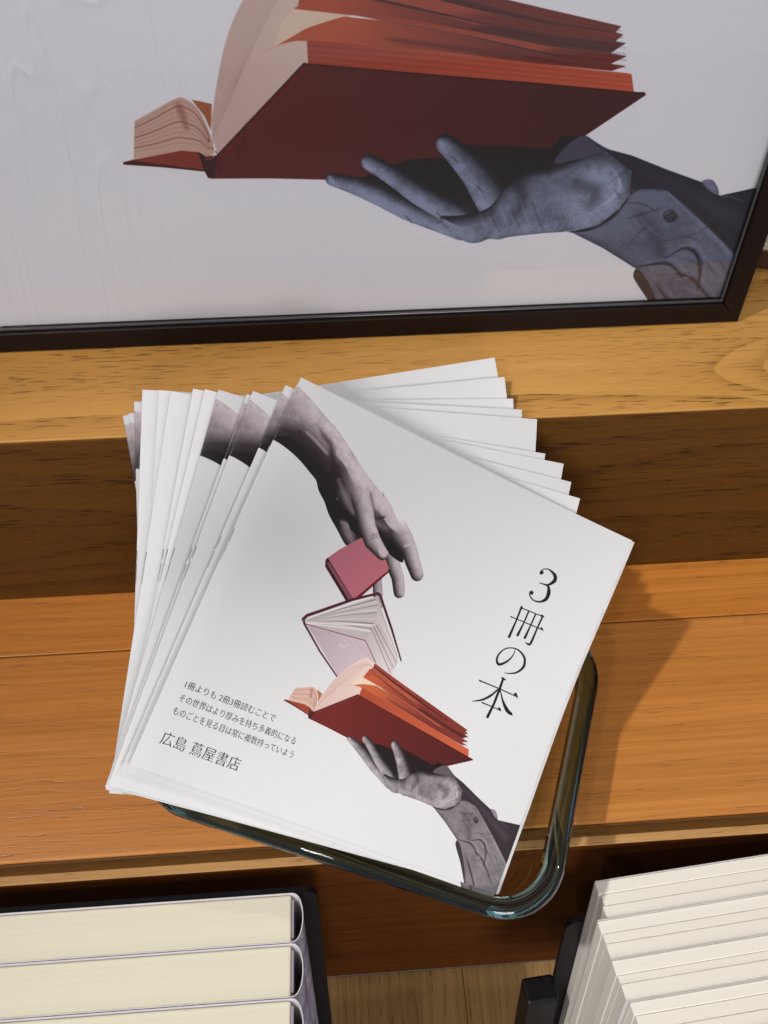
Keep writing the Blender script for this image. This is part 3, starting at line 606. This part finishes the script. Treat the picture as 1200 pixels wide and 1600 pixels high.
rail([(FI+m_, FB+m_*2), (FO, m_*3), (FO, T2-m_*3), (FI+m_, TT-m_*2)]); rail([(L1, m_*3), (L0-m_, FB+m_*2), (L0-m_, TT-m_*2), (L1, T2-m_*3)])
fpart('backing_board', L0-.003, FI+.003, .0085, .013, FB-.003, TT+.003, plain('backing_card', (.2, .17, .13), .8), bev=0)
v = [(PA0, .0070, PB0), (PA1, .0070, PB0), (PA1, .0070, PB1), (PA0, .0070, PB1), (PA0, .0078, PB0), (PA1, .0078, PB0), (PA1, .0078, PB1), (PA0, .0078, PB1)]
po = mesh('poster_sheet', v, [(0, 1, 2, 3), (7, 6, 5, 4), (0, 4, 5, 1), (1, 5, 6, 2), (2, 6, 7, 3), (3, 7, 4, 0)], POSTER, fr)
uv = po.data.uv_layers.new(name='UVMap')
for li, lp in enumerate(po.data.loops):
    c = po.data.vertices[lp.vertex_index].co; uv.data[li].uv = ((c.x-PA0)/(PA1-PA0), (c.z-PB0)/(PB1-PB0))
def ripples(t):
    # acrylic sheet: faint overall waviness plus a few sharp creases near its left side
    w = t.math('MULTIPLY', t.noise(t.coord((26, 5, 5), rot=(0, math.radians(-12), 0)), 1, 3, .6, 1.5), t.noise(t.coord((3, 3, 3)), 1, 1))
    n = t.noise(t.coord((30, 1, 4.5), rot=(0, math.radians(-10), 0), loc=(.3, 0, .2)), 1, 2, .5, 1.2); r = t.math('ABSOLUTE', t.math('SUBTRACT', n, .5)); r = t.math('MAXIMUM', t.math('SUBTRACT', .035, r), 0)
    c = t.n('ShaderNodeTexCoord'); sp = t.n('ShaderNodeSeparateXYZ'); t.l(c.outputs['Object'], sp.inputs[0])
    m = t.math('MULTIPLY', t.math('LESS_THAN', sp.outputs[0], -.035), t.math('GREATER_THAN', t.noise(t.coord((9, 1, 9)), 1, 1), .5))
    return t.math('ADD', w, t.math('MULTIPLY', t.math('MULTIPLY', r, 22), m))
GLZ = thin_glass('frame_glazing', (.95, .955, .965), 1.85, .03, (.16, ripples))
fpart('glazing', L0-.002, FI+.002, .0040, .0055, FB-.002, TT+.002, GLZ, bev=0)
lip = plain('inner_lip_sheen', (.05, .048, .05), .2)
fpart('inner_lip', L0, FI-.0010, .0022, .0038, FB+.0002, FB+.0012, lip, bev=.0003); fpart('inner_lip', FI-.0012, FI-.0002, .0022, .0038, FB+.0002, TT-.0004, lip, bev=.0003)
# ---------------------------------------------------------------- glass dish
def glass_mat():
    t = NT('thick_green_glass'); t.set(Base_Color=(.93, .98, .97), Roughness=.02, IOR=1.5, Transmission_Weight=1.0)
    va = t.n('ShaderNodeVolumeAbsorption'); va.inputs['Color'].default_value = (.02, .32, .36, 1); va.inputs['Density'].default_value = 140
    t.l(va.outputs[0], t.out.inputs['Volume']); return t.m
def dish():
    W, D, HT = .207, .153, .048; U = Vector((.9336, -.3584, 0)); V = Vector((.3584, .9336, 0))
    cu, cv = -.155+W/2, .0975+D/2; root = empty('glass_dish', mat=frame_mat(U*cu+V*cv+Vector((0, 0, .0004)), U, V, Vector((0, 0, 1))))
    prof = [(.016, 0, .020), (.0125, .0015, .022), (.010, .006, .024), (.0065, .024, .026), (.0045, .0385, .027), (.0012, .0405, .029), (0, .0435, .030), (.0012, .0468, .029), (.0042, .048, .027),
            (.0075, .0470, .024), (.0090, .0440, .023), (.0105, .0360, .022), (.0130, .020, .020), (.0160, .0095, .018), (.0200, .0062, .016), (.0260, .0052, .014)]
    n = 14; V_, F_ = [], []
    for ins, z, rad in prof:
        hx, hy = W/2-ins, D/2-ins; rad = min(rad, hx, hy)
        for cx_, cy_, a0 in ((hx-rad, hy-rad, 0), (-(hx-rad), hy-rad, 90), (-(hx-rad), -(hy-rad), 180), (hx-rad, -(hy-rad), 270)):
            for i in range(n):
                a = math.radians(a0+90*i/(n-1)); V_.append((cx_+rad*math.cos(a), cy_+rad*math.sin(a), z))
    m = 4*n
    V_ = np.array(V_).reshape(len(prof), m, 3)
    def shell(name, rings, closed, caps, mat):
        P = V_[rings].reshape(-1, 3); k = len(rings); F_ = []
        for j in range(k if closed else k-1):
            j2 = (j+1) % k
            for i in range(m): F_.append((j*m+i, j*m+(i+1) % m, j2*m+(i+1) % m, j2*m+i))
        if caps: F_.append(tuple(range(m))[::-1]); F_.append(tuple((k-1)*m+i for i in range(m)))
        o = mesh(name, P, F_, mat, root, smooth=True)
        if caps: o.data.polygons[-1].use_smooth = False; o.data.polygons[-2].use_smooth = False
        return o
    shell('rim', [4, 5, 6, 7, 8, 9, 10, 11], True, False, glass_mat())
    V_[4, :, 2] -= .0004; V_[11, :, 2] -= .0004
    shell('bowl', [0, 1, 2, 3, 4, 11, 12, 13, 14, 15], False, True, thin_glass('pale_green_bowl_glass', (.93, .965, .96), 1.5, .03))
    tag(root, 'clear rectangular glass baking dish with dark green thick rim, holding the fanned brochures', 'glass dish'); return root
dish()
# ---------------------------------------------------------------- brochures
L = .17496
def bend(x, y, p):
    """gentle sag of a resting booklet: x from the spine, y from the head"""
    a, b, c, d, lift = p; u, w = x/L, y/L
    return a*math.sin(math.pi*u)*(.4+.6*w)+b*(u*u*w*w)+c*math.sin(2.3*math.pi*w+d)*u*u*.5+.0004*math.sin(9*w+7*u+d)*u+lift*(u**5*(1-w)**3+.7*u**3*w**7+.6*(1-u)**4*w**6)
def th(x): return .00120-.00062*min(1, x/(L*.35))
def booklet(P0, U, N, p, printed, label, cat_i):
    U = Vector(U).normalized(); N = Vector(N); N = (N-U*N.dot(U)).normalized(); Vv = N.cross(U)   # Vv points up the page
    root = empty('brochure', mat=frame_mat(Vector(P0), U, Vv, N)); tag(root, label, 'brochure', 'brochures fanned in the glass dish')
    nx, ny = 18, 20; s = .00016
    xs = [L*(i/nx) for i in range(nx+1)]
    def section(off, free):
        pts = [(x-(.0 if x < L-.001 else free), -th(x)/2+off) for x in xs[::-1]][:-1]
        r0 = th(0)/2-off
        pts += [(-r0*math.sin(a)*.75, -r0*math.cos(a)) for a in [math.pi*k/6 for k in range(0, 7)]]
        pts += [(x-(.0 if x < L-.001 else free), th(x)/2-off) for x in xs][1:]
        return pts
    outer, inner = section(0, 0), section(s, 0); K = len(outer); V_, F_, mi, uvs = [], [], [], []
    for j in range(ny+1):
        y = L*j/ny
        for (x, z) in outer: V_.append((x, -y, z+bend(max(x, 0), y, p)))
        for (x, z) in inner: V_.append((x, -y, z+bend(max(x, 0), y, p)))
    R_ = 2*K
    for j in range(ny):
        for i in range(K-1):
            a = j*R_+i; F_.append((a, a+1, a+1+R_, a+R_)[::1]); mi.append(1 if printed and i >= nx+2 else 0)
            b = j*R_+K+i; F_.append((b, b+R_, b+R_+1, b+1)); mi.append(0)
        for e in (0, K-1):
            a, b = j*R_+e, j*R_+K+e; f = (a, a+R_, b+R_, b); F_.append(f if e == 0 else f[::-1]); mi.append(0)
    for j in (0, ny):
        for i in range(K-1):
            a, b = j*R_+i, j*R_+K+i; f = (a, b, b+1, a+1); F_.append(f if j == 0 else f[::-1]); mi.append(0)
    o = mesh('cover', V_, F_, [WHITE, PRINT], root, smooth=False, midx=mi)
    uv = o.data.uv_layers.new(name='UVMap'); co = np.array(V_)
    for li, lp in enumerate(o.data.loops): 
        c = co[lp.vertex_index]; uv.data[li].uv = (min(max(c[0]/L, .001), .9995), 1+c[1]/L)
    o.data.polygons.foreach_set('use_smooth', [True]*len(o.data.polygons))
    try: o.data.set_sharp_from_angle(angle=math.radians(40))
    except Exception: pass
    # inner leaves, a few slightly staggered bundles
    rr = random.Random(cat_i*7+1); V_, F_ = [], []; nb = 4
    for b in range(nb):
        x1 = L-.0006+rr.uniform(-.0005, .0007) if cat_i else L+.0002+.0005*(nb-1-b)
        yo = rr.uniform(-.0004, .0004); f0, f1 = b/nb, (b+1)/nb-.04; base = len(V_)
        for j in range(ny+1):
            y = L*j/ny
            yy = min(max(y, .0005), L-.0005)+yo
            for i in range(nx+1):
                x = min(max(xs[i], .0006), x1) if i < nx else x1; t0 = th(x)-2*s-.00004
                zb = bend(min(x, L), y, p)-t0/2
                V_.append((x, -yy, zb+t0*f0)); V_.append((x, -yy, zb+t0*f1))
        W_ = 2*(nx+1)
        for j in range(ny):
            for i in range(nx):
                a = base+j*W_+2*i; F_.append((a+1, a+1+W_, a+3+W_, a+3)); F_.append((a, a+2, a+2+W_, a+W_))
            for i in (0, nx):
                a = base+j*W_+2*i; f = (a, a+W_, a+1+W_, a+1); F_.append(f if i == 0 else f[::-1])
        for j in (0, ny):
            for i in range(nx):
                a = base+j*W_+2*i; f = (a, a+1, a+3, a+2); F_.append(f if j == 0 else f[::-1])
    mesh('inner_leaves', V_, F_, LEAF, root)
    # staple on the fold
    y0 = L*.405; y1 = L*.49; V_, F_ = [], []; n = 6; wr = .00020
    path = [(.0016, y0, -.0), (-.0001, y0, 0), (-.0001, y1, 0), (.0016, y1, 0)]
    zz = th(0)/2*.55; xo = -th(0)/2*.75
    zz = th(0)/2*.8; xo = -.00012; pts = [Vector((xo+.0004, -y0, zz-.0004)), Vector((xo, -y0-.0003, zz)), Vector((xo, -(y0+y1)/2, zz)), Vector((xo, -y1+.0003, zz)), Vector((xo+.0004, -y1, zz-.0004))]
    for q, c in enumerate(pts):
        c = c+Vector((0, 0, bend(0, -c.y, p)))
        for k in range(n):
            a = 2*math.pi*k/n; d = Vector((math.cos(a), 0, math.sin(a))) if 0 < q < 4 else Vector((0, math.cos(a), math.sin(a)))
            V_.append(c+d*wr)
    for q in range(len(pts)-1):
        for k in range(n): F_.append((q*n+k, q*n+(k+1) % n, (q+1)*n+(k+1) % n, (q+1)*n+k))
    mesh('staple', V_, F_, STEEL, root, smooth=True)
    return root
FAN = [([-0.01362, 0.27654, 0.18909], [0.86252, -0.24345, -0.44361], [0.25711, -0.54423, 0.79857]), ([-0.01538, 0.27571, 0.18627], [0.86596, -0.24788, -0.43435], [0.24589, -0.54525, 0.8014]), ([-0.02056, 0.27612, 0.18524], [0.87455, -0.2426, -0.41989], [0.23457, -0.54621, 0.80414]), ([-0.03466, 0.27396, 0.18478], [0.8992, -0.20404, -0.38705], [0.22313, -0.5471, 0.80678]), ([-0.03752, 0.27429, 0.18263], [0.90431, -0.20436, -0.37478], [0.21159, -0.54791, 0.80933]), ([-0.04965, 0.27645, 0.18393], [0.93107, -0.15166, -0.33183], [0.19995, -0.54866, 0.81178]), ([-0.05576, 0.27796, 0.18303], [0.94569, -0.12233, -0.30116], [0.18821, -0.54933, 0.81413]), ([-0.06116, 0.27968, 0.18192], [0.95944, -0.08925, -0.2674], [0.17638, -0.54993, 0.81638]), ([-0.07121, 0.28006, 0.18067], [0.96815, -0.06875, -0.24075], [0.16445, -0.55044, 0.81851]), ([-0.07675, 0.28211, 0.17941], [0.98316, -0.00013, -0.18274], [0.15244, -0.55088, 0.82054]), ([-0.08425, 0.28397, 0.17818], [0.98704, 0.01263, -0.15998], [0.14036, -0.55124, 0.82246]), ([-0.08871, 0.28148, 0.17334], [0.99156, 0.05498, -0.11743], [0.12819, -0.55152, 0.82425]), ([-0.09207, 0.27919, 0.16835], [0.99095, 0.12086, -0.05839], [0.11596, -0.55171, 0.82593]), ([-0.09522, 0.28047, 0.16561], [0.98663, 0.16227, -0.01537], [0.10365, -0.55182, 0.82749])]
WHICH = ['topmost brochure of the fan, its cover with title, arms and three books fully visible',
 'brochure directly under the topmost one, a thin edge of its cover showing along the spine',
 'third brochure from the top, with a sliver of the printed forearm beside the topmost spine',
 'brochure whose printed forearm strip shows between the third brochure and the middle of the fan',
 'brochure just under the middle forearm strip, only its fold and head corner visible',
 'brochure with the leftmost of the wide printed forearm strips in the middle of the fan',
 'blank white brochure tucked just left of the wide forearm strips, fold as a narrow line',
 'plain white brochure with narrow folded spine, right of the two wide blank ones',
 'blank white brochure, its strip the right one of the two wide blank strips',
 'plain white brochure hidden under the right wide blank strip, fold just showing',
 'plain white brochure whose broad blank strip forms the left side of the fan',
 'topmost of the three low brochures whose forearm print peeps out at far left',
 'middle one of the three lowest brochures, thin forearm strip at the far left',
 'lowest brochure of the fan, its head corner on the upper tread furthest to the back']
PR = [1, 1, 1, 1, 1, 1, 0, 0, 0, 0, 0, 1, 1, 1]
rb = random.Random(11)
for k, (P0, U, N) in enumerate(FAN):
    e = .00004*k; p = (.0004+e*rb.uniform(-1, 1), -.0016+e*rb.uniform(-1, 1), .0024+e*rb.uniform(-1, 1), 1.1, .0030*(1-k/13)+.0002)
    booklet(P0, U, N, p, PR[k], WHICH[k], k)
# ---------------------------------------------------------------- books in black racks, in front
def uvec(a): v = Vector(a); return v.normalized()
AL = math.radians(14)
def rack(name, label, Q, X, UP, AW, x0, x1, drop, hgt, foot):
    """black acrylic back plate with rounded top corners and a foot box, local frame like the books"""
    m = frame_mat(Q, X, AW, UP); root = empty(name, mat=m @ Matrix.Translation((0, 0, -hgt))); tag(root, label, 'book rack')
    rad = .007; z1 = hgt-drop; n = 8; pts = [(x0, 0), (x1, 0)]
    pts += [(x1-rad+rad*math.cos(a), z1-rad+rad*math.sin(a)) for a in [math.pi/2*i/n for i in range(n+1)]]
    pts += [(x0+rad+rad*math.cos(a), z1-rad+rad*math.sin(a)) for a in [math.pi/2+math.pi/2*i/n for i in range(n+1)]]
    V_ = [(x, .0008, z) for x, z in pts]+[(x, .0038, z) for x, z in pts]; k = len(pts)
    F_ = [tuple(range(k)), tuple(range(2*k-1, k-1, -1))]+[((i+1) % k, i, i+k, (i+1) % k+k) for i in range(k)]
    mesh('back_plate', V_, F_, BLACKM, root)
    box('base_plate', x0, x1, foot, .0038, -.004, -.0008, BLACKM, root, bev=.0008)
    return root
def hard_book(Q, X, UP, AW, i, th_, wid, hgt, yo, label, seed):
    """cream block in a white-edged jacket whose spine bows out to the right"""
    m = frame_mat(Q+AW*yo, X, AW, UP); root = empty('book', mat=m @ Matrix.Translation((0, 0, -hgt))); tag(root, label, 'book', 'cream books standing in the left rack')
    g = .0008; rr = .0022
    o = box('page_block', -wid, 0, -th_+g, -g, .002, hgt-.0006, CREAM, root, bev=.0011, seg=3)
    n = 16; out, inn = [], []
    for k in range(n+1):
        a = -math.pi/2+math.pi*k/n; out.append((.0062*math.cos(a)**.8 if abs(math.cos(a)) > 1e-6 else 0, -th_/2+(th_/2-.00005)*math.sin(a))); inn.append((.0057*math.cos(a)**.8 if abs(math.cos(a)) > 1e-6 else 0, -th_/2+(th_/2-.00045)*math.sin(a)))
    po = [(-wid-.001, -th_+.00005)]+out+[(-wid-.001, -.00005)]; pi = [(-wid-.001, -th_+.00045)]+inn+[(-wid-.001, -.00045)]; K = len(po)
    V_, F_, mi = [], [], []
    for z in (0, hgt):
        V_ += [(x, y, z) for x, y in po]+[(x, y, z) for x, y in pi]
    R_ = 2*K
    for a in range(K-1):
        F_.append((a, a+1, a+1+R_, a+R_)); mi.append(0); F_.append((K+a+R_, K+a+1+R_, K+a+1, K+a)); mi.append(1)
        F_.append((R_+a, R_+a+1, R_+K+a+1, R_+K+a)); mi.append(1); F_.append((a+1, a, K+a, K+a+1)); mi.append(1)
    for a in (0, K-1): F_.append((a, a+R_, a+K+R_, a+K)); mi.append(1)
    mesh('jacket', V_, F_, [JACKET, JEDGE], root, smooth=True, midx=mi).data.set_sharp_from_angle(angle=math.radians(35))
    # head band across the hollow of the spine
    box('head_band', .0002, .0014, -th_+.003, -.003, hgt-.004, hgt-.0012, plain('head_band_cloth', (.35, .30, .38), .8), root, bev=.0003)
    return root
t = NT('violet_blue_jacket'); f = t.noise(t.coord((60, 60, 22)), 1, 5, .65, 1.2)
t.l(t.ramp(f, [(.3, (.10, .09, .22)), (.48, (.33, .33, .52)), (.6, (.62, .62, .74)), (.75, (.20, .34, .42))]), t.b.inputs['Base Color']); t.b.inputs['Roughness'].default_value = .3; JACKET = t.m
JEDGE = paper('jacket_edge', (.74, .71, .75), .5)
Q = Vector((-0.03521, 0.11345, -0.02)); X = Vector((1, 0, 0)); UP = Vector((0, math.sin(AL), math.cos(AL))); AW = Vector((0, math.cos(AL), -math.sin(AL)))
rack('book_rack', 'black acrylic rack behind and under the cream books at the lower left', Q, X, UP, AW, -.21, .0130, .0015, .225, -.135)
HL = ['farthest of the cream hardback books at lower left, against the black rack', 'second cream hardback from the black rack at lower left, violet jacket at its right end',
      'third cream hardback from the black rack at lower left, cut by the photo edge']
for i in range(3): hard_book(Q, X, UP, AW, i, .0255, .19, .223+.0004*(i % 2), -i*.0258, HL[i], i)
TH = math.radians(4.5)
X = Vector((math.cos(TH), math.sin(TH), 0)); T_ = Vector((math.sin(TH)*math.cos(AL), -math.cos(TH)*math.cos(AL), math.sin(AL))); UP = X.cross(-T_); UP.normalize(); AW = -T_
Q = Vector((.12278, .10819, -.02))
rack('book_rack', 'black metal rack behind the ivory paperbacks at the lower right', Q, X, UP, AW, -.010, .21, .046, .225, -.125)
rk = box('rack_foot', -.030, -.0105, -.012, .004, .0, .108, BLACKM, [o for o in bpy.data.objects if o.name.startswith('book_rack')][-1], bev=.002)
def soft_book(i, th_, off, label):
    hgt = .224; m = frame_mat(Q+AW*(-i*.0198)+X*off, X, AW, UP); root = empty('paperback', mat=m @ Matrix.Translation((0, 0, -hgt))); tag(root, label, 'paperback', 'ivory paperbacks standing in the right rack')
    rr = random.Random(i+40); y = 0; n = 3; cuts = [0, .36+rr.uniform(-.05, .05), .64+rr.uniform(-.05, .05), 1]
    for k in range(n):
        a, b = cuts[k]*th_, cuts[k+1]*th_; dx = rr.uniform(-.0006, .0006)
        box('page_section', .0004+dx, .17, -b+.00012, -a-.00012, .001, hgt-rr.uniform(.0003, .0009), BLOCKW, root, bev=.0003)
    box('cover', .0, .1705, -th_-.00045, -th_-.00005, 0, hgt, CARD, root, bev=0); box('cover', .0, .1705, .00005, .00045, 0, hgt, CARD, root, bev=0)
    return root
CARD = paper('ivory_cover_card', (.62, .60, .56), .5)
t = NT('ivory_book_block_riffled'); cc = t.coord((1.5, 620, 1.5)); f = t.noise(cc, 1, 5, .7); f2 = t.noise(t.coord((4, 2600, 1)), 1, 2, .5)
c = t.ramp(f, [(.30, (.66, .63, .55)), (.40, (.86, .82, .73)), (.7, (.90, .87, .79))]); t.l(c, t.b.inputs['Base Color']); t.b.inputs['Roughness'].default_value = .6; t.bump(f2, .12, .0003); BLOCKW = t.m
SL = ['farthest ivory paperback at lower right, its head edge nearest the shelf front', 'second ivory paperback from the rack at lower right, standing a little further left',
      'third ivory paperback from the rack at lower right', 'fourth ivory paperback from the rack at lower right, cut by the photo edge']
for i in range(4): soft_book(i, .0188, [0, -.0052, -.0048, -.0025, -.003][i], SL[i])
# ---------------------------------------------------------------- small things behind, right of the frame
rt = empty('dark_box', (.262, .388, HS+.0004)); tag(rt, 'dark red-brown box on the upper tread, half hidden behind the poster frame', 'box'); rt.rotation_euler = (0, 0, math.radians(-17))
RB = plain('dark_red_board', (.035, .006, .002), .5)
box('box_body', -.028, .09, -.008, .10, 0, .013, RB, rt, bev=.001); box('lid', -.029, .091, -.009, .101, 0.0132, .0175, plain('grey_board', (.42, .38, .32), .6), rt, bev=.0008)
nb = empty('pale_book', (.268, .400, HS+.0184)); tag(nb, 'pale cream book lying on the dark red-brown box behind the frame', 'book'); nb.rotation_euler = (0, 0, math.radians(-17))
box('page_block', -.026, .085, -.010, .085, .0012, .036, CREAM, nb, bev=.0006); box('cover', -.027, .086, -.011, .086, .0, .001, CARD, nb, bev=.0003); box('cover', -.027, .086, -.011, .086, .0362, .0372, CARD, nb, bev=.0003)
